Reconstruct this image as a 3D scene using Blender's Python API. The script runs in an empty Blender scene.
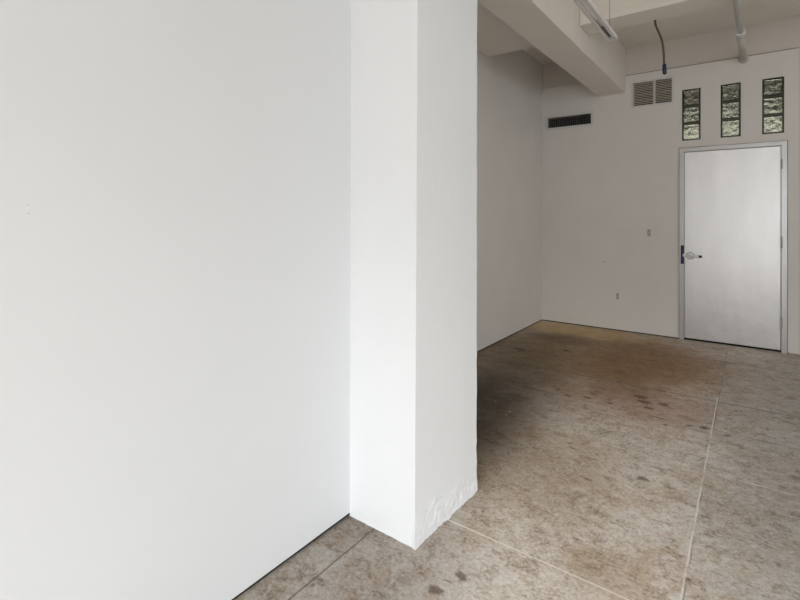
import bpy, bmesh, math, random
from mathutils import Vector, Matrix, noise
random.seed(7)
S = bpy.context.scene
C = S.collection

# ------------------------------------------------------------------ camera
H = 1.3993
yaw, pitch, roll = -0.6387, 0.0009, 0.0016
fw = Vector((math.sin(yaw)*math.cos(pitch), math.cos(yaw)*math.cos(pitch), math.sin(pitch)))
rt = Vector((math.cos(yaw), -math.sin(yaw), 0))
up = rt.cross(fw)
rt2 = math.cos(roll)*rt + math.sin(roll)*up
up2 = math.cos(roll)*up - math.sin(roll)*rt
cd = bpy.data.cameras.new('camera')
cam = bpy.data.objects.new('camera', cd); C.objects.link(cam)
cd.sensor_width = 36.0
cd.lens = 472.85/800*36
cd.shift_y = -(300-215.8)/800
cd.clip_start = 0.02
cam.matrix_world = Matrix(((rt2.x, up2.x, -fw.x, 0), (rt2.y, up2.y, -fw.y, 0), (rt2.z, up2.z, -fw.z, H), (0, 0, 0, 1)))
S.camera = cam

# ------------------------------------------------------------------ dimensions (metres)
BACK = 6.252        # face of the proud lower back wall
REC = 6.272         # recessed upper back wall
BOUT = 6.44         # corridor side of the back wall
FARL = -2.258       # far left wall
NEARL = -1.503      # near left wall
CEIL = 3.45
SEAM = 3.109
RIGHT = 4.0
REAR = -5.0

# ------------------------------------------------------------------ materials
def new_mat(name):
    m = bpy.data.materials.new(name); m.use_nodes = True
    nt = m.node_tree
    return m, nt, nt.nodes['Principled BSDF']

def N(nt, typ, **kw):
    n = nt.nodes.new(typ)
    for k, v in kw.items():
        if k in n.inputs.keys(): n.inputs[k].default_value = v
        else: setattr(n, k, v)
    return n

def math_n(nt, op, a, b=None, c=None, clamp=False):
    n = nt.nodes.new('ShaderNodeMath'); n.operation = op; n.use_clamp = clamp
    for i, v in enumerate((a, b, c)):
        if v is None: continue
        if isinstance(v, (int, float)): n.inputs[i].default_value = v
        else: nt.links.new(v, n.inputs[i])
    return n.outputs[0]

def mixc(nt, fac, a, b, blend='MIX'):
    n = nt.nodes.new('ShaderNodeMix'); n.data_type = 'RGBA'; n.blend_type = blend
    for idx, v in ((0, fac), (6, a), (7, b)):
        if isinstance(v, (int, float)): n.inputs[idx].default_value = v
        elif isinstance(v, tuple): n.inputs[idx].default_value = (*v, 1)
        else: nt.links.new(v, n.inputs[idx])
    return n.outputs[2]

def noise_n(nt, scale, detail=4, rough=0.55, vec=None, dist=0.0):
    n = N(nt, 'ShaderNodeTexNoise', Scale=scale, Detail=detail, Roughness=rough, Distortion=dist)
    if vec is not None: nt.links.new(vec, n.inputs['Vector'])
    return n.outputs['Fac']

def ramp(nt, fac, stops):
    n = nt.nodes.new('ShaderNodeValToRGB')
    e = n.color_ramp.elements
    while len(e) < len(stops): e.new(0.5)
    for el, (p, c) in zip(e, stops):
        el.position = p
        el.color = (*c, 1) if isinstance(c, tuple) else (c, c, c, 1)
    nt.links.new(fac, n.inputs[0])
    return n.outputs[0]

def plaster(name, col, var=0.03, bump=0.15, rough=0.6, fine=90, coarse=3.0, spec=0.3):
    m, nt, b = new_mat(name)
    g = N(nt, 'ShaderNodeNewGeometry')
    pos = g.outputs['Position']
    n1 = noise_n(nt, coarse, 5, 0.6, pos)
    dark = tuple(c*(1-var) for c in col); lite = tuple(min(1, c*(1+var)) for c in col)
    c = mixc(nt, ramp(nt, n1, [(0.3, 0.0), (0.7, 1.0)]), dark, lite)
    nt.links.new(c, b.inputs['Base Color'])
    b.inputs['Roughness'].default_value = rough
    b.inputs['Specular IOR Level'].default_value = spec
    bp = N(nt, 'ShaderNodeBump', Strength=bump, Distance=0.004)
    h = math_n(nt, 'ADD', noise_n(nt, fine, 3, 0.6, pos), math_n(nt, 'MULTIPLY', noise_n(nt, 14, 3, 0.5, pos), 1.6))
    nt.links.new(h, bp.inputs['Height'])
    nt.links.new(bp.outputs[0], b.inputs['Normal'])
    return m

def plain(name, col, rough=0.5, metal=0.0, spec=0.5):
    m, nt, b = new_mat(name)
    g = N(nt, 'ShaderNodeNewGeometry')
    n1 = noise_n(nt, 22, 3, 0.6, g.outputs['Position'])
    nt.links.new(mixc(nt, n1, tuple(c*0.93 for c in col), tuple(min(1, c*1.07) for c in col)), b.inputs['Base Color'])
    b.inputs['Roughness'].default_value = rough
    b.inputs['Metallic'].default_value = metal
    b.inputs['Specular IOR Level'].default_value = spec
    return m

M_near = plaster('smooth white drywall', (0.765, 0.782, 0.80), 0.006, 0.03, 0.65)
M_col = plaster('painted plaster column', (0.845, 0.86, 0.875), 0.01, 0.25, 0.6, fine=60)
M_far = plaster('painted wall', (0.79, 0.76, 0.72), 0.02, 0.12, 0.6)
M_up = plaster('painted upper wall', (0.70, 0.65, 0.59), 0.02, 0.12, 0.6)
M_beam = plaster('painted concrete beam', (0.83, 0.78, 0.71), 0.03, 0.25, 0.65, fine=50)
M_ceil = plaster('painted concrete ceiling', (0.83, 0.78, 0.71), 0.03, 0.25, 0.65, fine=50)
M_dark = plain('dark gap', (0.03, 0.026, 0.022), 0.9)
M_seam = plain('seam shadow', (0.33, 0.30, 0.27), 0.9)
M_seam2 = plain('dark outline', (0.10, 0.095, 0.09), 0.7)
M_black = plain('black void', (0.012, 0.011, 0.010), 0.9)

def floor_mat():
    m, nt, b = new_mat('stained polished concrete')
    g = N(nt, 'ShaderNodeNewGeometry')
    pos = g.outputs['Position']
    sx = N(nt, 'ShaderNodeSeparateXYZ'); nt.links.new(pos, sx.inputs[0])
    X, Y = sx.outputs[0], sx.outputs[1]
    # streaky vector: brushed trowel marks roughly along the room
    mp = N(nt, 'ShaderNodeMapping'); nt.links.new(pos, mp.inputs[0])
    mp.inputs['Rotation'].default_value = (0, 0, 0.5); mp.inputs['Scale'].default_value = (1.0, 1.45, 1)
    base = mixc(nt, ramp(nt, noise_n(nt, 2.1, 8, 0.62, pos, 0.6), [(0.32, 0.0), (0.68, 1.0)]), (0.66, 0.585, 0.51), (0.80, 0.74, 0.675))
    base = mixc(nt, ramp(nt, noise_n(nt, 9, 8, 0.7, mp.outputs[0], 0.8), [(0.36, 0.75), (0.52, 0.0)]), base, (0.46, 0.38, 0.30))
    base = mixc(nt, ramp(nt, noise_n(nt, 16, 9, 0.75, pos, 0.3), [(0.52, 0.0), (0.72, 0.6)]), base, (0.84, 0.79, 0.73))
    # fine grit
    base = mixc(nt, 0.85, base, ramp(nt, noise_n(nt, 62, 6, 0.85, pos), [(0.33, 0.08), (0.67, 0.90)]), 'OVERLAY')
    base = mixc(nt, 0.75, base, ramp(nt, noise_n(nt, 21, 7, 0.8, pos, 0.5), [(0.3, 0.15), (0.7, 0.82)]), 'OVERLAY')
    base = mixc(nt, ramp(nt, noise_n(nt, 4.5, 8, 0.75, pos, 0.5), [(0.50, 0.0), (0.62, 0.55)]), base, (0.78, 0.66, 0.52), 'MULTIPLY')
    # soft positional stains, plus floor shade painted in as colour
    def blob(cx, cy, rx, ry, nz=0.5, sc=2.5, soft=0.6):
        dx = math_n(nt, 'DIVIDE', math_n(nt, 'SUBTRACT', X, cx), rx)
        dy = math_n(nt, 'DIVIDE', math_n(nt, 'SUBTRACT', Y, cy), ry)
        d = math_n(nt, 'SQRT', math_n(nt, 'ADD', math_n(nt, 'MULTIPLY', dx, dx), math_n(nt, 'MULTIPLY', dy, dy)))
        d = math_n(nt, 'ADD', d, math_n(nt, 'MULTIPLY', math_n(nt, 'SUBTRACT', noise_n(nt, sc, 6, 0.65, pos), 0.5), nz*2))
        mr = N(nt, 'ShaderNodeMapRange'); mr.interpolation_type = 'SMOOTHSTEP'
        nt.links.new(d, mr.inputs[0])
        mr.inputs[1].default_value = 1.0 - soft*0.5; mr.inputs[2].default_value = 1.0 + soft*0.5
        mr.inputs[3].default_value = 1.0; mr.inputs[4].default_value = 0.0
        return mr.outputs[0]
    def stain_or_shade(base, mask, col, amt, blend='MULTIPLY'):
        return mixc(nt, math_n(nt, 'MULTIPLY', mask, amt), base, col, blend)
    base = stain_or_shade(base, blob(-1.3, 5.1, 1.1, 1.35, 0.4, 1.6, 1.1), (0.46, 0.35, 0.22), 0.95)       # brown zone at the back
    base = stain_or_shade(base, blob(-0.85, 5.05, 0.55, 0.75, 0.5, 2.2, 0.9), (0.80, 0.58, 0.36), 0.8)
    base = stain_or_shade(base, blob(-1.5, 1.2, 0.65, 0.9, 0.15, 2.0, 0.9), (0.46, 0.45, 0.44), 0.85)  # paints the floor darker beside the near wall, for weaker light there
    base = stain_or_shade(base, blob(-1.68, 2.75, 0.50, 1.15, 0.10, 2.0, 1.1), (0.12, 0.10, 0.07), 0.93)  # column's cast shadow deepened by a painted dark core
    base = stain_or_shade(base, blob(-2.05, 3.3, 0.75, 1.5, 0.15, 2.0, 1.0), (0.55, 0.50, 0.43), 0.8)  # wider, weaker painted part of the column's shadow
    base = stain_or_shade(base, blob(-2.0, 4.2, 0.55, 1.3, 0.4, 2.0, 1.0), (0.60, 0.56, 0.48), 0.75)
    base = stain_or_shade(base, blob(-1.75, 5.45, 0.35, 0.22, 0.6, 4.0, 0.8), (0.42, 0.34, 0.26), 0.6)
    base = stain_or_shade(base, math_n(nt, 'MULTIPLY', blob(-1.75, 5.98, 0.75, 0.30, 0.6, 4.5, 1.0), ramp(nt, noise_n(nt, 12, 7, 0.75, pos, 0.5), [(0.3, 0.25), (0.65, 1.0)])), (0.70, 0.48, 0.21), 0.85, 'MIX')   # golden strip by the wall
    base = stain_or_shade(base, blob(-0.62, 3.98, 0.38, 0.33, 0.6, 4.0, 0.9), (0.84, 0.70, 0.68), 0.7)
    base = stain_or_shade(base, blob(-0.95, 3.8, 0.7, 0.35, 0.7, 4.0, 0.9), (0.88, 0.79, 0.76), 0.5)
    base = stain_or_shade(base, blob(-1.05, 2.6, 0.5, 0.6, 0.7, 3.5, 0.9), (0.74, 0.66, 0.54), 0.6)
    base = stain_or_shade(base, blob(-0.45, 1.98, 0.17, 0.14, 0.4, 6.0, 0.7), (0.72, 0.64, 0.52), 0.7)
    base = stain_or_shade(base, blob(0.6, 3.5, 0.75, 2.9, 0.25, 2.0, 0.9), (0.60, 0.63, 0.65), 0.9)  # painted light fall-off: floor dims towards the right
    # small dark spots
    for cx, cy, r, cc in ((-0.69, 4.06, 0.035, 1), (-0.645, 3.97, 0.03, 1), (-0.52, 4.0, 0.022, 1), (-0.60, 3.86, 0.02, 1), (-1.95, 4.75, 0.045, 0), (-1.55, 5.0, 0.03, 0), (-0.46, 3.62, 0.014, 0), (-0.25, 3.72, 0.022, 0), (-0.33, 3.70, 0.014, 0),
                      (-0.12, 3.68, 0.014, 0), (-0.46, 2.80, 0.020, 0), (-0.70, 2.62, 0.014, 2), (-0.90, 1.62, 0.018, 0), (-0.95, 1.50, 0.020, 0), (-0.80, 1.45, 0.012, 0), (-0.05, 3.1, 0.014, 0), (0.2, 3.3, 0.022, 2), (-1.15, 3.75, 0.02, 1), (-1.02, 3.80, 0.018, 1), (-0.85, 3.78, 0.014, 1)):
        base = stain_or_shade(base, blob(cx, cy, r*1.5, r, 1.3, 30.0, 0.9), ((0.28, 0.22, 0.18), (0.34, 0.17, 0.15), (0.5, 0.42, 0.34))[cc], 0.85)
    # scattered pin stains and white flecks
    vo = N(nt, 'ShaderNodeTexVoronoi', Scale=7.0); nt.links.new(pos, vo.inputs['Vector'])
    base = mixc(nt, ramp(nt, vo.outputs['Distance'], [(0.04, 0.7), (0.075, 0.0)]), base, (0.13, 0.10, 0.08))
    vo2 = N(nt, 'ShaderNodeTexVoronoi', Scale=4.3); nt.links.new(mp.outputs[0], vo2.inputs['Vector'])
    base = mixc(nt, ramp(nt, vo2.outputs['Distance'], [(0.025, 0.8), (0.055, 0.0)]), base, (0.66, 0.62, 0.56))
    # saw-cut joints: thin, partly filled white, wavering
    wob = math_n(nt, 'MULTIPLY', math_n(nt, 'SUBTRACT', noise_n(nt, 9, 5, 0.7, pos), 0.5), 0.009)
    def joint(coord, at, width, n_scale, lo, hi, seed):
        d = math_n(nt, 'ABSOLUTE', math_n(nt, 'ADD', math_n(nt, 'SUBTRACT', coord, at), wob))
        mr = N(nt, 'ShaderNodeMapRange'); nt.links.new(d, mr.inputs[0])
        mr.inputs[1].default_value = width*0.4; mr.inputs[2].default_value = width; mr.inputs[3].default_value = 1; mr.inputs[4].default_value = 0
        off = N(nt, 'ShaderNodeVectorMath'); off.operation = 'ADD'; nt.links.new(pos, off.inputs[0]); off.inputs[1].default_value = (seed*3.1, seed*7.7, 0)
        return math_n(nt, 'MULTIPLY', mr.outputs[0], ramp(nt, noise_n(nt, n_scale, 4, 0.6, off.outputs[0]), [(lo, 0.0), (hi, 1.0)]))
    yl = math_n(nt, 'LESS_THAN', Y, 4.40)
    ynear = math_n(nt, 'LESS_THAN', Y, 1.75); xin = math_n(nt, 'GREATER_THAN', X, -0.68)
    G = {'y': yl, 'n': ynear, 'x': xin}
    white = None; darkj = None
    for cd_, at, w, lo, hi, gate, sd in ((X, -0.206, 0.0055, 0.36, 0.47, 'y', 1), (Y, 1.886, 0.006, 0.15, 0.35, None, 2), (Y, 3.096, 0.006, 0.30, 0.46, 'x', 3), (X, 0.98, 0.006, 0.4, 0.5, None, 4)):
        j = joint(cd_, at, w, 3.5, lo, hi, sd)
        if gate: j = math_n(nt, 'MULTIPLY', j, G[gate])
        white = j if white is None else math_n(nt, 'MAXIMUM', white, j)
    for cd_, at, w, lo, hi, gate, sd in ((X, -1.353, 0.0055, 0.0, 0.1, 'n', 5), (X, -0.199, 0.004, 0.45, 0.62, None, 6), (Y, 3.100, 0.005, 0.42, 0.60, 'x', 7), (Y, 4.306, 0.009, 0.1, 0.4, None, 8), (Y, 5.516, 0.009, 0.4, 0.6, None, 9), (Y, 3.72, 0.008, 0.48, 0.6, None, 10)):
        j = joint(cd_, at, w, 3.5, lo, hi, sd)
        if gate: j = math_n(nt, 'MULTIPLY', j, G[gate])
        darkj = j if darkj is None else math_n(nt, 'MAXIMUM', darkj, j)
    base = mixc(nt, math_n(nt, 'MULTIPLY', darkj, 0.75), base, (0.085, 0.066, 0.05))
    base = mixc(nt, math_n(nt, 'MULTIPLY', white, 0.8), base, (0.88, 0.84, 0.77))
    nt.links.new(base, b.inputs['Base Color'])
    rr = ramp(nt, noise_n(nt, 6, 5, 0.6, pos), [(0.3, 0.42), (0.7, 0.62)])
    nt.links.new(rr, b.inputs['Roughness'])
    b.inputs['Specular IOR Level'].default_value = 0.35
    bp = N(nt, 'ShaderNodeBump', Strength=0.25, Distance=0.003)
    hh = math_n(nt, 'SUBTRACT', noise_n(nt, 60, 5, 0.65, pos), math_n(nt, 'MULTIPLY', darkj, 1.0))
    nt.links.new(hh, bp.inputs['Height']); nt.links.new(bp.outputs[0], b.inputs['Normal'])
    return m
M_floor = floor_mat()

def door_mat():
    m, nt, b = new_mat('brushed grey painted steel')
    g = N(nt, 'ShaderNodeNewGeometry'); pos = g.outputs['Position']
    mp = N(nt, 'ShaderNodeMapping'); nt.links.new(pos, mp.inputs[0]); mp.inputs['Scale'].default_value = (3.0, 3, 0.8)
    c = mixc(nt, ramp(nt, noise_n(nt, 1.6, 6, 0.6, mp.outputs[0]), [(0.3, 0.0), (0.7, 1.0)]), (0.76, 0.757, 0.76), (0.84, 0.837, 0.84))
    sx = N(nt, 'ShaderNodeSeparateXYZ'); nt.links.new(pos, sx.inputs[0])
    # scuffs low down, over a darkening painted in for the dimmer reflection
    low = N(nt, 'ShaderNodeMapRange'); nt.links.new(sx.outputs[2], low.inputs[0]); low.inputs[1].default_value = 0.9; low.inputs[2].default_value = 0.0; low.inputs[3].default_value = 0; low.inputs[4].default_value = 1
    sc = math_n(nt, 'MULTIPLY', low.outputs[0], ramp(nt, noise_n(nt, 9, 6, 0.7, pos), [(0.4, 0.0), (0.7, 0.35)]))
    c = mixc(nt, math_n(nt, 'MULTIPLY', low.outputs[0], 0.45), c, (0.52, 0.475, 0.475)); c = mixc(nt, sc, c, (0.40, 0.39, 0.385))
    nt.links.new(c, b.inputs['Base Color'])
    b.inputs['Metallic'].default_value = 0.6
    b.inputs['Roughness'].default_value = 0.40
    bp = N(nt, 'ShaderNodeBump', Strength=0.06, Distance=0.003); nt.links.new(noise_n(nt, 40, 3, 0.6, pos), bp.inputs['Height']); nt.links.new(bp.outputs[0], b.inputs['Normal'])
    return m
M_door = door_mat()
M_frame = plain('grey painted door frame', (0.56, 0.555, 0.55), 0.32, 0.4)
M_hinge = plain('dull steel hinge', (0.46, 0.455, 0.45), 0.38, 0.6)
M_chrome = plain('satin chrome', (0.98, 0.98, 0.98), 0.3, 0.1)
M_rubber = plain('black rubber', (0.02, 0.02, 0.02), 0.6)
M_blue = plain('dark blue plate', (0.006, 0.022, 0.065), 0.45)
M_grille = plain('beige enamel grille', (0.72, 0.67, 0.58), 0.5)
M_mull = plain('dull beige mullion', (0.55, 0.51, 0.45), 0.5)
M_ventfr = plain('painted vent frame', (0.70, 0.685, 0.66), 0.55)
M_blade = plain('dark vent blade', (0.13, 0.125, 0.12), 0.5, 0.3)
M_fix = plain('white enamel fixture', (0.70, 0.69, 0.67), 0.35)
M_recess = plain('dull recess', (0.16, 0.15, 0.13), 0.6)
M_fixin = plain('white lamp diffuser', (0.88, 0.88, 0.87), 0.3)
M_wire = plain('steel wire', (0.22, 0.21, 0.20), 0.4, 0.6)
M_conduit = plain('tarnished metal conduit', (0.15, 0.125, 0.075), 0.35, 0.7)
M_pipe = plain('painted pipe', (0.68, 0.66, 0.62), 0.45)
M_pipe2 = plain('cream painted pipe', (0.58, 0.555, 0.50), 0.5)
M_plate = plain('painted wall plate', (0.50, 0.48, 0.45), 0.45)
M_slot = plain('wall plate slot', (0.34, 0.32, 0.30), 0.6)
M_rim = plain('dark green glass edge', (0.035, 0.040, 0.024), 0.25)
M_mortar = plain('dark joint', (0.07, 0.07, 0.05), 0.8)
M_wframe = plain('window frame white', (0.7, 0.7, 0.69), 0.5)
M_corr = plain('corridor wall paint', (0.80, 0.80, 0.74), 0.7)
M_corrd = plain('dark corridor ceiling', (0.055, 0.055, 0.04), 0.8)
M_gold = plain('corridor timber', (0.36, 0.28, 0.12), 0.6)

def glass_mat(name, rough, col, bump, sc):
    m, nt, b = new_mat(name)
    b.inputs['Base Color'].default_value = (*col, 1)
    b.inputs['Transmission Weight'].default_value = 1.0
    b.inputs['Roughness'].default_value = rough
    b.inputs['IOR'].default_value = 1.45
    if bump:
        g = N(nt, 'ShaderNodeNewGeometry')
        bp = N(nt, 'ShaderNodeBump', Strength=bump, Distance=0.012)
        nt.links.new(noise_n(nt, sc, 2, 0.5, g.outputs['Position'], 1.5), bp.inputs['Height']); nt.links.new(bp.outputs[0], b.inputs['Normal'])
    return m
M_gblock = glass_mat('wavy glass block', 0.03, (0.86, 0.89, 0.83), 1.0, 45)
M_pane = glass_mat('clear pane', 0.0, (1, 1, 1), 0, 0)

# ------------------------------------------------------------------ mesh helpers
def bx(bm, x0, x1, y0, y1, z0, z1, mi=0):
    v = [bm.verts.new(p) for p in ((x0, y0, z0), (x1, y0, z0), (x1, y1, z0), (x0, y1, z0), (x0, y0, z1), (x1, y0, z1), (x1, y1, z1), (x0, y1, z1))]
    for f in ((0, 3, 2, 1), (4, 5, 6, 7), (0, 1, 5, 4), (1, 2, 6, 5), (2, 3, 7, 6), (3, 0, 4, 7)):
        bm.faces.new([v[i] for i in f]).material_index = mi

def box_bm(*a):
    bm = bmesh.new(); bx(bm, *a); return bm

def tube(bm, pts, r, seg=14, cap=True):
    pts = [Vector(p) for p in pts]
    rs = r if isinstance(r, (list, tuple)) else [r]*len(pts)
    rings = []
    t0 = (pts[1]-pts[0]).normalized()
    a = Vector((0, 0, 1)) if abs(t0.z) < 0.9 else Vector((1, 0, 0))
    n = t0.cross(a).normalized()
    for i, p in enumerate(pts):
        t = (pts[min(i+1, len(pts)-1)]-pts[max(i-1, 0)]).normalized()
        n = (n - t*n.dot(t)).normalized(); b_ = t.cross(n)
        rings.append([bm.verts.new(p + (n*math.cos(2*math.pi*k/seg) + b_*math.sin(2*math.pi*k/seg))*rs[i]) for k in range(seg)])
    for A, B in zip(rings, rings[1:]):
        for k in range(seg):
            f = bm.faces.new((A[k], A[(k+1) % seg], B[(k+1) % seg], B[k])); f.smooth = True
    if cap:
        bm.faces.new(list(reversed(rings[0]))); bm.faces.new(rings[-1])

def obj(name, bm, mats, parent=None, bevel=0.0, loc=None):
    """link the bmesh as ONE mesh object; coordinates are world coordinates, origin moved to the base centre"""
    bmesh.ops.remove_doubles(bm, verts=bm.verts, dist=1e-6)
    bmesh.ops.recalc_face_normals(bm, faces=bm.faces)
    xs = [v.co for v in bm.verts]
    if loc is None:
        lo = Vector((min(v.x for v in xs), min(v.y for v in xs), min(v.z for v in xs))); hi = Vector((max(v.x for v in xs), max(v.y for v in xs), max(v.z for v in xs)))
        loc = Vector(((lo.x+hi.x)/2, (lo.y+hi.y)/2, lo.z))
    loc = Vector(loc)
    bmesh.ops.translate(bm, verts=bm.verts, vec=-loc)
    me = bpy.data.meshes.new(name); bm.to_mesh(me); bm.free()
    for m in (mats if isinstance(mats, (list, tuple)) else [mats]): me.materials.append(m)
    o = bpy.data.objects.new(name, me); C.objects.link(o)
    if parent is not None:
        o.parent = parent
        pw = Vector((0, 0, 0)); q = parent
        while q is not None: pw += Vector(q.location); q = q.parent
        o.location = loc - pw
    else:
        o.location = loc
    if bevel:
        md = o.modifiers.new('bevel', 'BEVEL'); md.width = bevel; md.segments = 2; md.limit_method = 'ANGLE'
    return o

def tag(o, label=None, cat=None, group=None, kind=None):
    if label: o['label'] = label
    if cat: o['category'] = cat
    if group: o['group'] = group
    if kind: o['kind'] = kind
    return o

def thing(name, label, cat, loc, group=None, kind=None):
    o = bpy.data.objects.new(name, None); C.objects.link(o); o.location = loc; o.empty_display_size = 0.1
    return tag(o, label, cat, group, kind)

def holed(bm, x0, x1, z0, z1, y0, y1, holes, axis='y'):
    """slab in the xz plane with rectangular holes; only outside faces"""
    xs = sorted({x0, x1, *[c for h in holes for c in h[:2] if x0 < c < x1]})
    zs = sorted({z0, z1, *[c for h in holes for c in h[2:] if z0 < c < z1]})
    solid = lambda i, j: 0 <= i < len(xs)-1 and 0 <= j < len(zs)-1 and not any(h[0]-1e-6 <= (xs[i]+xs[i+1])/2 <= h[1]+1e-6 and h[2]-1e-6 <= (zs[j]+zs[j+1])/2 <= h[3]+1e-6 for h in holes)
    def q(*ps): bm.faces.new([bm.verts.new(p) for p in ps])
    for i in range(len(xs)-1):
        for j in range(len(zs)-1):
            if not solid(i, j): continue
            a, b, c, d = xs[i], xs[i+1], zs[j], zs[j+1]
            q((a, y0, c), (b, y0, c), (b, y0, d), (a, y0, d)); q((a, y1, c), (a, y1, d), (b, y1, d), (b, y1, c))
            if not solid(i-1, j): q((a, y0, c), (a, y0, d), (a, y1, d), (a, y1, c))
            if not solid(i+1, j): q((b, y0, c), (b, y1, c), (b, y1, d), (b, y0, d))
            if not solid(i, j-1): q((a, y0, c), (a, y1, c), (b, y1, c), (b, y0, c))
            if not solid(i, j+1): q((a, y0, d), (b, y0, d), (b, y1, d), (a, y1, d))

def struct(name, bm, m, label, cat, bevel=0.0):
    return tag(obj(name, bm, m, None, bevel), label, cat, kind='structure')

# ------------------------------------------------------------------ room shell
GAP = 0.013
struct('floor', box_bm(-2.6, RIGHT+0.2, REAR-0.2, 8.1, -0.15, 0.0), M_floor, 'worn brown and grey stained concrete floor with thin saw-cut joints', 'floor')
struct('ceiling', box_bm(-2.6, RIGHT+0.2, REAR-0.2, BOUT, CEIL, CEIL+0.15), M_ceil, 'painted concrete ceiling slab above the beams', 'ceiling')

BLOCKS = [(-0.635, -0.454), (-0.270, -0.089), (0.092, 0.273)]
BZ = (2.264, 2.846)
door_hole = (-0.651, 0.289, 0.0, 2.172)
vr = (-1.143, -0.735, 2.728, 3.004)
vl = (-2.182, -1.630, 2.578, 2.708)
bl = [(a, b, *BZ) for a, b in BLOCKS]
bm = bmesh.new()
holed(bm, FARL, 0.389, GAP, SEAM, BACK, REC, [(door_hole[0], door_hole[1], 0, door_hole[3]), vr, vl, *bl, (-1.541, -1.228, 2.903, SEAM)])
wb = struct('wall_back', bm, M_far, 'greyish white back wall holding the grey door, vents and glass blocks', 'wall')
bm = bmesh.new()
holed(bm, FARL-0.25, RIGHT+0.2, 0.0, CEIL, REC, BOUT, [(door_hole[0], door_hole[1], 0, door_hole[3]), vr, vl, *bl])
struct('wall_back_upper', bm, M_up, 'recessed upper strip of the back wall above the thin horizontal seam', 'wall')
bm = bmesh.new(); bx(bm, -1.226, 0.388, BACK+0.003, REC-0.0005, SEAM, SEAM+0.010)
struct('trim_1', bm, M_seam, 'thin dark horizontal seam line across the upper back wall', 'trim')
# dark strip painted in for the shade in the gap under the panel
struct('shadow_gap_back', box_bm(FARL+0.001, door_hole[0]-0.004, BACK+0.008, REC-0.001, 0.0, GAP), M_dark, 'dark shadow gap along the foot of the back wall', 'shadow_gap')

struct('wall_left', box_bm(FARL-0.2, FARL, 2.02, REC-0.002, GAP, CEIL), M_far, 'shaded left wall of the alcove behind the column', 'wall')
struct('shadow_gap_left', box_bm(FARL-0.2, FARL-0.006, 2.14, REC-0.004, 0.0, GAP), M_dark, 'dark shadow gap along the foot of the far left wall', 'shadow_gap')  # dark strip colouring in the shade under the far left wall

struct('wall_near_left', box_bm(NEARL-0.1, NEARL, REAR, 2.018, 0.016, 2.902), M_near, 'large smooth white partition wall filling the left foreground', 'wall')
struct('shadow_gap_near_left', box_bm(NEARL-0.1, NEARL-0.008, REAR, 1.66, 0.0, 0.016), M_dark, 'dark shadow gap under the white foreground wall', 'shadow_gap')  # dark strip colouring in the shade under the near wall
bm = bmesh.new(); bx(bm, FARL, NEARL-0.002, 2.02, 2.14, 0, 2.902); bx(bm, FARL, -1.543, 2.02, 2.14, 2.902, CEIL)
struct('wall_return', bm, M_far, 'short return wall joining the partition to the alcove behind the column', 'wall')
bm = bmesh.new(); holed(bm, REAR, REC-0.002, 0, CEIL, RIGHT, RIGHT+0.2, [(-3.2, 0.8, 0.7, 2.75), (3.4, 5.4, 0.8, 2.75)])  # second opening added to let the far fill lamp in
for v in bm.verts: v.co = Vector((v.co.y, v.co.x, v.co.z))
struct('wall_right', bm, M_near, 'plain white wall on the right side of the room', 'wall')
# rear wall with a broad window (behind the camera)
WX = (-0.3, 3.5); WZ = (0.7, 2.75)
bm = bmesh.new(); holed(bm, -2.6, RIGHT+0.2, 0, CEIL, REAR-0.2, REAR, [(WX[0], WX[1], WZ[0], WZ[1])])
struct('wall_rear', bm, M_near, 'white window wall behind the viewer', 'wall')
wn = thing('window_4', 'broad window behind the viewer that lights the room', 'window', (1.6, REAR-0.1, WZ[0]), kind='structure')
bm = bmesh.new()
bx(bm, WX[0], WX[1], REAR-0.13, REAR-0.07, WZ[0], WZ[0]+0.05); bx(bm, WX[0], WX[1], REAR-0.13, REAR-0.07, WZ[1]-0.05, WZ[1])
for i in range(5):
    x = WX[0] + (WX[1]-WX[0]-0.05)*i/4
    bx(bm, x, x+0.05, REAR-0.13, REAR-0.07, WZ[0]+0.05, WZ[1]-0.05)
obj('window_frame', bm, M_wframe, wn)

# ------------------------------------------------------------------ beams
def rough_box(x0, x1, y0, y1, z0, z1, step, amp):
    bm = bmesh.new(); bx(bm, x0, x1, y0, y1, z0, z1)
    def cuts(a, b, ax):
        n = max(1, int(round((b-a)/step)))
        for i in range(1, n):
            co = [0, 0, 0]; no = [0, 0, 0]; co[ax] = a+(b-a)*i/n; no[ax] = 1
            bmesh.ops.bisect_plane(bm, geom=bm.verts[:]+bm.edges[:]+bm.faces[:], plane_co=co, plane_no=no)
    cuts(x0, x1, 0); cuts(y0, y1, 1); cuts(z0, z1, 2)
    for v in bm.verts:
        k = noise.noise_vector(v.co*2.3)*amp + noise.noise_vector(v.co*9)*amp*0.4
        if v.co.z > z1-1e-4 or v.co.y > y1-1e-4: k = Vector((k.x, 0, 0)) if v.co.y > y1-1e-4 else Vector((k.x, k.y, 0))
        v.co += k
    for f in bm.faces: f.smooth = False
    return bm
tag(obj('ceiling_beam', rough_box(-1.541, -1.228, REAR+0.01, REC-0.001, 2.903, CEIL-0.001, 0.3, 0.0035), M_beam, None, 0.006),
    'deep painted concrete beam running from above the white column to the back wall', 'beam', kind='structure')
bm = bmesh.new()
bx(bm, -1.226, RIGHT-0.001, 4.326, 4.606, 3.097, CEIL-0.001)
tag(obj('ceiling_beam', bm, M_beam, None, 0.006), 'shallow cross beam on the ceiling with the brown cable hanging from it', 'beam', kind='structure')
bm = bmesh.new()
bx(bm, FARL+0.001, -1.543, 2.142, 4.606, 3.097, CEIL-0.001)
tag(obj('ceiling_soffit', bm, M_beam, None, 0.006), 'lowered soffit over the dim alcove, between the far left wall and the deep beam', 'soffit', kind='structure')

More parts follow.
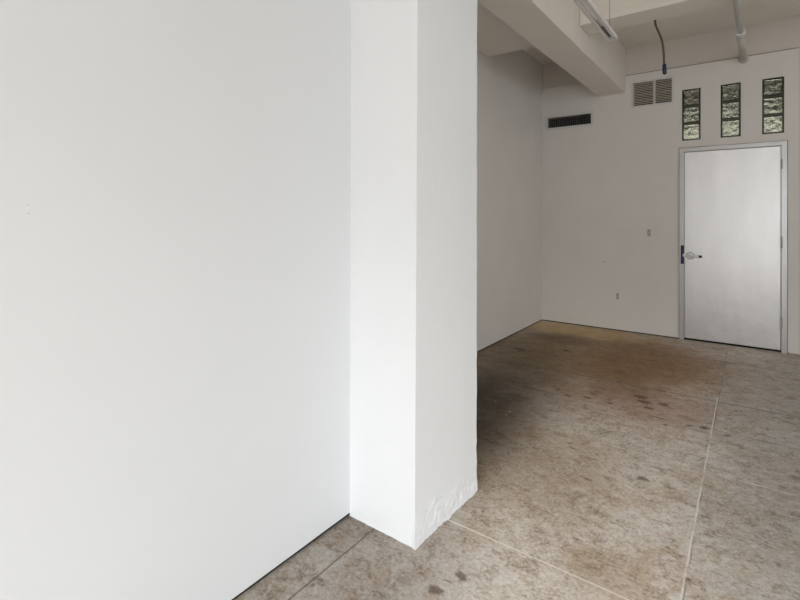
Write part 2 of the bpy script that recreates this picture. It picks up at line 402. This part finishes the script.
# ------------------------------------------------------------------ column
def column():
    x0, x1, y0, y1, zt = NEARL-0.002, -1.126, 1.637, 2.176, 2.901
    bm = bmesh.new()
    loop = []
    n1, n2 = 30, 70
    for i in range(n1): loop.append((x0+(x1-x0)*i/n1, y0, 'f', i/n1))
    for i in range(n2): loop.append((x1, y0+(y1-y0)*i/n2, 'r', i/n2))
    for i in range(n1): loop.append((x1+(x0-x1)*i/n1, y1, 'b', i/n1))
    for i in range(n2): loop.append((x0, y1+(y0-y1)*i/n2, 'l', i/n2))
    zs = [0, .006, .014, .025, .04, .055, .07, .085, .1, .115, .13, .145, .16, .18, .2, .225, .25, .28, .32, .36]+[.4+.05*i for i in range(50)]
    zs = [z for z in zs if z < zt]+[zt]
    rows = []
    for z in zs:
        row = []
        for x, y, s, t in loop:
            p = Vector((x, y, z))
            dirn = {'f': Vector((0, -1, 0)), 'r': Vector((1, 0, 0)), 'b': Vector((0, 1, 0)), 'l': Vector((0, 0, 0))}[s]
            if t == 0 and s == 'r': dirn = Vector((1, -1, 0))
            if t == 0 and s == 'b': dirn = Vector((1, 1, 0))
            if t == 0 and s == 'f': dirn = Vector((0, -1, 0))
            rgh = max(0.0, 1-z/0.17)
            d = 0.0006*noise.noise(p*30)
            if s == 'r' or (s == 'b' and t == 0):
                # lumpy render coat at the foot of the right face, thinning out upwards with trowel ridges
                edge = 0.15 + 0.05*noise.noise(Vector((y*7, 3, 0))) + 0.015*noise.noise(Vector((y*31, 7, 0)))
                if z < edge:
                    k = min(1.0, (edge-z)/0.05)
                    if s == 'b': k *= 0.4
                    d += k*(0.0030 + (0.35+0.65*min(1, t*8))*(0.0072*noise.noise(Vector((p.x*9, p.y*9, z*46+p.y*14))) + 0.0042*noise.noise(p*58)))
                d += 0.003*math.exp(-z/0.03)
            elif s == 'f':
                d += 0.0015*rgh*noise.noise(p*22) + 0.0015*math.exp(-z/0.02)*(1+noise.noise(p*30))
            if t == 0 and s in ('r', 'b'):
                d += 0.0016*noise.noise(Vector((5, 0, z*16))) + 0.0012*noise.noise(Vector((9, 0, z*45)))
            q = p + dirn*d
            if x > x0+0.01: q.x -= 0.009*max(0.0, 1-z/2.2)*max(0.0, 1-(y-y0)/0.4)*(x-x0)/(x1-x0)
            row.append(bm.verts.new(q))
        rows.append(row)
    n = len(loop)
    for A, B in zip(rows, rows[1:]):
        for k in range(n): bm.faces.new((A[k], A[(k+1) % n], B[(k+1) % n], B[k]))
    bm.faces.new(list(reversed(rows[0]))); bm.faces.new(rows[-1])
    o = obj('column', bm, M_col)
    for f in o.data.polygons: f.use_smooth = False
    return tag(o, 'square white painted column with rough plaster foot standing beside the white partition wall', 'column', kind='structure')
column()

# ------------------------------------------------------------------ glass block windows
wlab = ['leftmost narrow glass block window above the grey door, nearest the beige vent',
        'middle narrow glass block window above the centre of the grey door',
        'rightmost narrow glass block window above the hinge side of the grey door']
for wi, (a, b) in enumerate(BLOCKS):
    w = thing('window_%d' % (wi+1), wlab[wi], 'window', ((a+b)/2, BACK+0.05, BZ[0]), 'stacked glass block windows above the door', 'structure')
    h = (BZ[1]-BZ[0])/3
    # mortar bed
    bm = bmesh.new()
    e = 0.004
    y0, y1 = BACK+0.016, BACK+0.085
    bx(bm, a, a+e, y0, y1, BZ[0], BZ[1]); bx(bm, b-e, b, y0, y1, BZ[0], BZ[1])
    for k in range(4):
        zc = BZ[0]+h*k
        bx(bm, a+e, b-e, y0, y1, max(BZ[0], zc-e), min(BZ[1], zc+e))
    obj('mortar_joint', bm, M_mortar, w)
    for k in range(3):
        za, zb = BZ[0]+h*k+e, BZ[0]+h*(k+1)-e
        xa, xb = a+e, b-e
        # dark bevelled rim
        bm = bmesh.new(); r = 0.012
        holed(bm, xa, xb, za, zb, BACK+0.014, BACK+0.087, [(xa+r, xb-r, za+r, zb-r)])
        g = obj('glass_block', bm, M_rim, w)
        # wavy pressed faces
        bm = bmesh.new(); nseg = 22
        fx0, fx1, fz0, fz1 = xa+r, xb-r, za+r, zb-r
        def sheet(y, s, off):
            grid = []
            for i in range(nseg+1):
                rw = []
                for j in range(nseg+1):
                    x = fx0+(fx1-fx0)*i/nseg; z = fz0+(fz1-fz0)*j/nseg
                    u = min(i, nseg-i, j, nseg-j)
                    pp = Vector((x*26+off, z*26, wi*5+k*3))
                    dy = (noise.noise(pp)*0.011 + noise.noise(pp*2.1)*0.005)*min(1, u/2)
                    rw.append(bm.verts.new((x, y+s*dy, z)))
                grid.append(rw)
            return grid
        A = sheet(BACK+0.026, 1, 0); B = sheet(BACK+0.076, 1, 40)
        for i in range(nseg):
            for j in range(nseg):
                for G in (A, B):
                    f = bm.faces.new((G[i][j], G[i+1][j], G[i+1][j+1], G[i][j+1])); f.smooth = True
        for i in range(nseg):
            bm.faces.new((A[i][0], A[i+1][0], B[i+1][0], B[i][0])); bm.faces.new((A[i][nseg], A[i+1][nseg], B[i+1][nseg], B[i][nseg]))
            bm.faces.new((A[0][i], A[0][i+1], B[0][i+1], B[0][i])); bm.faces.new((A[nseg][i], A[nseg][i+1], B[nseg][i+1], B[nseg][i]))
        obj('pressed_glass', bm, M_gblock, g)

# corridor on the far side of the blocks
bm = bmesh.new(); bx(bm, -2.6, RIGHT+0.2, 7.9, 8.05, 0, 2.62)
struct('wall_corridor', bm, M_corr, 'corridor wall glimpsed through the glass blocks', 'wall')
bm = bmesh.new(); bx(bm, -2.6, RIGHT+0.2, 7.9, 8.05, 2.62, CEIL); bx(bm, -2.6, RIGHT+0.2, BOUT, 7.9, CEIL-0.05, CEIL); 
struct('ceiling_corridor', bm, M_corrd, 'dark corridor ceiling glimpsed through the glass blocks', 'ceiling')
bm = bmesh.new(); bx(bm, -2.7, -2.6, BOUT, 8.05, 0, CEIL); bx(bm, RIGHT+0.2, RIGHT+0.3, BOUT, 8.05, 0, CEIL)
struct('wall_corridor_end', bm, M_corrd, 'end walls of the corridor beyond the door', 'wall')

# ------------------------------------------------------------------ door
d = thing('door_1', 'closed grey steel door with chrome lever handle in the back wall', 'door', (-0.18, BACK, 0), kind='structure')
# frame: flat face + stepped inner stop
bm = bmesh.new()
L, R_, T = -0.659, 0.297, 2.180
fi, fo, ft = -0.613, 0.250, 2.134
yf = BACK-0.014
bx(bm, L, fi, yf, BACK+0.0, 0, T); bx(bm, fo, R_, yf, BACK+0.0, 0, T); bx(bm, fi, fo, yf, BACK+0.0, ft, T)
bx(bm, -0.650, fi, BACK, BOUT-0.03, 0, 2.171); bx(bm, fo, 0.288, BACK, BOUT-0.03, 0, 2.171); bx(bm, fi, fo, BACK, BOUT-0.03, ft, 2.171)
bx(bm, fi, fi+0.016, BACK+0.058, BACK+0.11, 0, ft); bx(bm, fo-0.016, fo, BACK+0.058, BACK+0.11, 0, ft); bx(bm, fi+0.016, fo-0.016, BACK+0.058, BACK+0.11, ft-0.016, ft)
obj('door_frame', bm, M_frame, d, 0.002)
bm = bmesh.new(); e = 0.005
bx(bm, L-e, L, BACK-0.0015, BACK, 0, T+e); bx(bm, R_, R_+e, BACK-0.0015, BACK, 0, T+e); bx(bm, L, R_, BACK-0.0015, BACK, T, T+e)
obj('caulk_line', bm, M_seam2, d)
leaf = obj('door_leaf', box_bm(fi+0.004, fo-0.005, BACK+0.004, BACK+0.050, 0.024, ft-0.005), M_door, d, 0.0015)
# black box paints the shade in the gap under the leaf
obj('door_gap_shade', box_bm(fi+0.001, fo-0.001, BACK+0.03, BACK+0.16, 0.0, 0.026), M_black, d)
for z0, z1 in ((1.895, 1.99), (1.08, 1.195), (0.255, 0.370)):
    bm = bmesh.new(); xh = fo+0.003
    for i in range(5):
        za = z0+(z1-z0)*i/5
        tube(bm, [(xh, BACK-0.012, za+0.001), (xh, BACK-0.012, za+(z1-z0)/5-0.001)], 0.0085, 12)
    tube(bm, [(xh, BACK-0.012, z0-0.004), (xh, BACK-0.012, z1+0.004)], 0.005, 10)
    bx(bm, xh-0.012, xh+0.010, BACK-0.0165, BACK-0.0130, z0+0.002, z1-0.002)
    hg = obj('hinge', bm, M_hinge, d)
# lever handle
hx, hz = -0.553, 0.957
bm = bmesh.new()
tube(bm, [(hx, BACK+0.004, hz), (hx, BACK-0.012, hz), (hx, BACK-0.020, hz), (hx, BACK-0.023, hz)], [0.036, 0.036, 0.031, 0.020], 28)
hd = obj('door_handle', bm, M_chrome, d, loc=(hx, BACK, hz))
bm = bmesh.new()
tube(bm, [(hx, BACK-0.010, hz), (hx, BACK-0.045, hz), (hx+0.004, BACK-0.056, hz), (hx+0.016, BACK-0.061, hz), (hx+0.05, BACK-0.062, hz), (hx+0.085, BACK-0.060, hz-0.001)], [0.015, 0.014, 0.014, 0.0145, 0.013, 0.012], 14)
lv = obj('lever', bm, M_chrome, hd)
bm = bmesh.new(); tube(bm, [(hx, BACK+0.004, hz), (hx, BACK+0.002, hz)], 0.0415, 28)
obj('rosette_ring', bm, M_seam2, hd)  # plain dark ring behind the rosette
bm = bmesh.new()
tube(bm, [(hx+0.084, BACK-0.060, hz-0.001), (hx+0.088, BACK-0.060, hz-0.001), (hx+0.112, BACK-0.058, hz-0.001), (hx+0.116, BACK-0.058, hz-0.001)], [0.010, 0.0135, 0.0135, 0.010], 14)
tip = obj('lever_tip', bm, M_rubber, hd); tip['label'] = 'black rubber tip on the lever'
# taped strike plate on the frame
bm = bmesh.new(); bx(bm, -0.645, fi+0.001, yf-0.002, yf+0.001, 0.862, 1.074)
sp = obj('strike_plate', bm, M_blue, d); sp['label'] = 'dark blue strike plate on the frame'
bm = bmesh.new(); bx(bm, fi-0.010, fi+0.008, yf-0.004, BACK+0.004, 0.945, 0.975)
lt = obj('latch_bolt', bm, M_chrome, d, 0.002)

# ------------------------------------------------------------------ vents
def vent_right():
    x0, x1, z0, z1 = vr
    t = thing('air_vent', 'beige louvered vent grille in two panels just left of the glass blocks', 'vent', ((x0+x1)/2, BACK, z0))
    bm = bmesh.new(); holed(bm, x0-0.022, x1+0.022, z0-0.022, z1+0.022, BACK-0.006, BACK-0.0005, [(x0+0.002, x1-0.002, z0+0.002, z1-0.002)])
    obj('frame', bm, M_ventfr, t, 0.0015)
    xm = -0.916
    bm = bmesh.new(); bx(bm, xm-0.014, xm+0.014, BACK-0.003, BACK+0.016, z0+0.002, z1-0.002)
    obj('mullion', bm, M_mull, t)
    obj('backing', box_bm(x0+0.001, x1-0.001, BACK+0.10, BACK+0.11, z0+0.001, z1-0.001), M_black, t)
    n = 13
    for i in range(n):
        zc = z0+0.012+(z1-z0-0.024)*(i+0.5)/n
        for xa, xb in ((x0+0.003, xm-0.015), (xm+0.015, x1-0.003)):
            bm = bmesh.new()
            sag = 0.002*math.sin(i*1.7)
            vs = []
            for y, dz in ((BACK-0.002, -0.0070), (BACK+0.010, 0.0044)):
                for th in (0, 0.0016):
                    vs.append((bm.verts.new((xa, y, zc+dz+th)), bm.verts.new((xb, y, zc+dz+th+sag))))
            (a0, a1), (b0, b1), (c0, c1), (e0, e1) = vs
            for f in ((a0, a1, b1, b0), (c0, c1, e1, e0), (a0, a1, c1, c0), (b0, b1, e1, e0), (a0, b0, e0, c0), (a1, b1, e1, c1)): bm.faces.new(f)
            obj('slat', bm, M_grille, t)
vent_right()
def vent_left():
    x0, x1, z0, z1 = vl
    t = thing('air_vent', 'small dark rectangular vent with pale rim near the far left corner', 'vent', ((x0+x1)/2, BACK, z0))
    bm = bmesh.new(); holed(bm, x0-0.03, x1+0.03, z0-0.028, z1+0.028, BACK-0.006, BACK-0.0005, [(x0, x1, z0, z1)])
    obj('frame', bm, M_ventfr, t, 0.0015)
    obj('backing', box_bm(x0+0.001, x1-0.001, BACK+0.09, BACK+0.10, z0+0.001, z1-0.001), M_black, t)
    n = 20
    for i in range(n):
        xc = x0+(x1-x0)*(i+0.5)/n
        obj('blade', box_bm(xc-0.0025, xc+0.0025, BACK+0.003, BACK+0.022, z0+0.001, z1-0.001), M_blade, t)
    bm = bmesh.new()
    for k in range(3):
        zc = z0+(z1-z0)*(k+1)/4
        bx(bm, x0+0.001, x1-0.001, BACK+0.024, BACK+0.028, zc-0.0015, zc+0.0015)
    obj('crossbar', bm, M_blade, t)
vent_left()

# ------------------------------------------------------------------ pendant light
fx, fe, fz = -0.757, 3.425, 2.592
y_near = 0.9
p = thing('pendant_light', 'slim white linear pendant light hanging beside the deep ceiling beam', 'light', (fx, (y_near+fe)/2, fz))
bm = bmesh.new(); bx(bm, fx-0.034, fx+0.034, y_near, fe-0.006, fz+0.020, fz+0.026)
obj('housing', bm, M_fix, p, 0.002)
for s in (-1, 1):
    xa = fx+s*0.0235
    obj('side_rail', box_bm(xa-0.0115, xa+0.0105, y_near, fe-0.004, fz, fz+0.0195), M_fix, p, 0.003)
obj('diffuser', box_bm(fx-0.011, fx+0.011, y_near, fe-0.40, fz+0.006, fz+0.0195), M_fixin, p, 0.002)
obj('driver_recess', box_bm(fx-0.0105, fx+0.0105, fe-0.24, fe-0.04, fz+0.015, fz+0.0198), M_recess, p)
obj('end_cap', box_bm(fx-0.034, fx+0.034, fe-0.004, fe+0.003, fz, fz+0.030), M_fix, p, 0.002)
for yy in (fe-0.07, y_near+0.1):
    bm = bmesh.new(); tube(bm, [(fx, yy, fz+0.034), (fx, yy, CEIL-0.012)], 0.0016, 8); tube(bm, [(fx, yy, fz+0.034), (fx, yy, fz+0.05)], 0.005, 10)
    w_ = obj('suspension_wire', bm, M_wire, p)
    bm = bmesh.new(); tube(bm, [(fx, yy, CEIL-0.014), (fx, yy, CEIL-0.001)], 0.025, 18)
    obj('ceiling_mount', bm, M_fix, w_)

# ------------------------------------------------------------------ pipe
pz = 3.043
pt = thing('ceiling_pipe', 'white painted pipe running under the ceiling and into the back wall above the door', 'pipe', (-0.07, 5.2, pz))
x_at = lambda y: -0.088 + (y-4.49)*0.0125
def ppt(y): return (x_at(y), y, pz + max(0.0, y-4.7)*0.027)
bm = bmesh.new(); tube(bm, [ppt(1.0), ppt(3.0), ppt(5.26)], 0.0245, 18)
obj('pipe_run', bm, M_pipe, pt)
bm = bmesh.new(); tube(bm, [ppt(5.26), ppt(6.235)], 0.034, 18)
lp = obj('sleeve_run', bm, M_pipe2, pt); lp['label'] = 'wider cream painted section next to the wall'
bm = bmesh.new(); tube(bm, [ppt(5.20), ppt(5.205), ppt(5.27), ppt(5.275)], [0.037, 0.041, 0.041, 0.037], 20)
obj('coupling', bm, M_fix, pt)
bm = bmesh.new(); tube(bm, [ppt(6.215), ppt(6.225), (x_at(6.25), 6.2515, pz+0.042)], [0.038, 0.047, 0.047], 20)
obj('wall_flange', bm, M_pipe2, pt)
for yy in (2.2, 4.45):
    pass

# ------------------------------------------------------------------ hanging cable
cb = thing('hanging_cable', 'thin brown flexible conduit dangling from the cross beam with a dark blue end', 'cable', (-0.667, 4.59, 3.09))
P = [(-0.668, 4.590, 3.098), (-0.662, 4.59, 3.05), (-0.640, 4.59, 2.985), (-0.618, 4.59, 2.92), (-0.606, 4.59, 2.85), (-0.600, 4.59, 2.78), (-0.598, 4.59, 2.70), (-0.5965, 4.59, 2.69)]
pts = []
for i in range(len(P)-1):
    a_ = [Vector(P[max(0, min(len(P)-1, i+k))]) for k in (-1, 0, 1, 2)]
    for s in range(8):
        t_ = s/8
        pts.append(0.5*((2*a_[1]) + (a_[2]-a_[0])*t_ + (2*a_[0]-5*a_[1]+4*a_[2]-a_[3])*t_**2 + (3*a_[1]-a_[0]-3*a_[2]+a_[3])*t_**3))
pts.append(Vector(P[-1]))
bm = bmesh.new(); tube(bm, pts, [0.0085+0.0008*(i % 2) for i in range(len(pts))], 10)
obj('conduit', bm, M_conduit, cb)
bm = bmesh.new(); tube(bm, [(-0.5975, 4.59, 2.705), (-0.597, 4.59, 2.70), (-0.595, 4.59, 2.66), (-0.593, 4.59, 2.625), (-0.5925, 4.59, 2.615)], [0.010, 0.015, 0.017, 0.016, 0.010], 12)
ec = obj('end_connector', bm, M_blue, cb); ec['label'] = 'dark blue connector at the free end'

# ------------------------------------------------------------------ small wall fittings
def plate(x, z, w, h, label, two=True):
    t = thing('wall_plate', label, 'wall plate', (x, BACK, z), 'small wall plates left of the door')
    obj('cover', box_bm(x-w/2, x+w/2, BACK-0.006, BACK, z-h/2, z+h/2), M_plate, t, 0.002)
    for dz in ((-h*0.22, h*0.22) if two else (0,)):
        obj('socket', box_bm(x-w*0.18, x+w*0.18, BACK-0.0075, BACK-0.0055, z+dz-h*0.12, z+dz+h*0.12), M_slot, t)
plate(-0.97, 1.208, 0.042, 0.085, 'small painted wall plate at handle height left of the door')
plate(-1.315, 0.422, 0.034, 0.08, 'low painted outlet plate near the floor left of the door')
def screw(x, z, label):
    bm = bmesh.new(); tube(bm, [(x, BACK+0.002, z), (x, BACK-0.003, z)], 0.008, 12)
    tag(obj('wall_screw', bm, M_slot), label, 'screw')
screw(-1.472, 0.832, 'tiny dark screw head on the back wall between the two plates')
for (yy, zz, lab, r) in ((0.409, 1.427, 'upper of two tiny dark nail heads in the foreground white wall', 0.0011), (0.410, 1.405, 'lower of two tiny dark nail heads in the foreground white wall', 0.0014)):
    bm = bmesh.new(); tube(bm, [(NEARL-0.004, yy, zz), (NEARL+0.0008, yy, zz)], r, 10)
    tag(obj('wall_nail', bm, M_slot), lab, 'nail')

# ------------------------------------------------------------------ light
W = bpy.data.worlds.new('sky'); S.world = W; W.use_nodes = True
bgn = W.node_tree.nodes['Background']; bgn.inputs[0].default_value = (0.85, 0.92, 1.0, 1); bgn.inputs[1].default_value = 0.6
def area(name, loc, target, sx, sy, e, col):
    ld = bpy.data.lights.new(name, 'AREA'); ld.shape = 'RECTANGLE'; ld.size = sx; ld.size_y = sy; ld.energy = e; ld.color = col
    o = bpy.data.objects.new(name, ld); C.objects.link(o); o.location = loc
    o.rotation_euler = (Vector(target)-Vector(loc)).to_track_quat('-Z', 'Z').to_euler()
    return o
area('window_daylight', (1.6, REAR-0.3, 1.75), (1.2, 1.0, 0.3), 3.8, 1.9, 76, (0.955, 0.982, 1.0))
area('high_sky_daylight', (2.5, REAR-7.0, 6.3), (0.5, 0.0, 0.5), 9.0, 4.5, 3900, (0.955, 0.982, 1.0))
area('side_window_daylight', (RIGHT+2.6, -1.3, 3.7), (0, 0.4, 0.6), 4.6, 3.2, 290, (0.955, 0.982, 1.0))
area('far_side_fill_lamp', (RIGHT+0.3, 4.4, 1.8), (-1.5, 4.2, 1.2), 2.0, 1.9, 10, (0.955, 0.982, 1.0))  # added fill, no known window: lifts the back wall and alcove
area('corridor_lamp', (0.0, 7.2, 2.3), (0.0, 7.9, 1.9), 2.5, 0.3, 13, (1.0, 0.97, 0.86))

S.view_settings.view_transform = 'Standard'
S.view_settings.look = 'None'
S.view_settings.exposure = 0.27
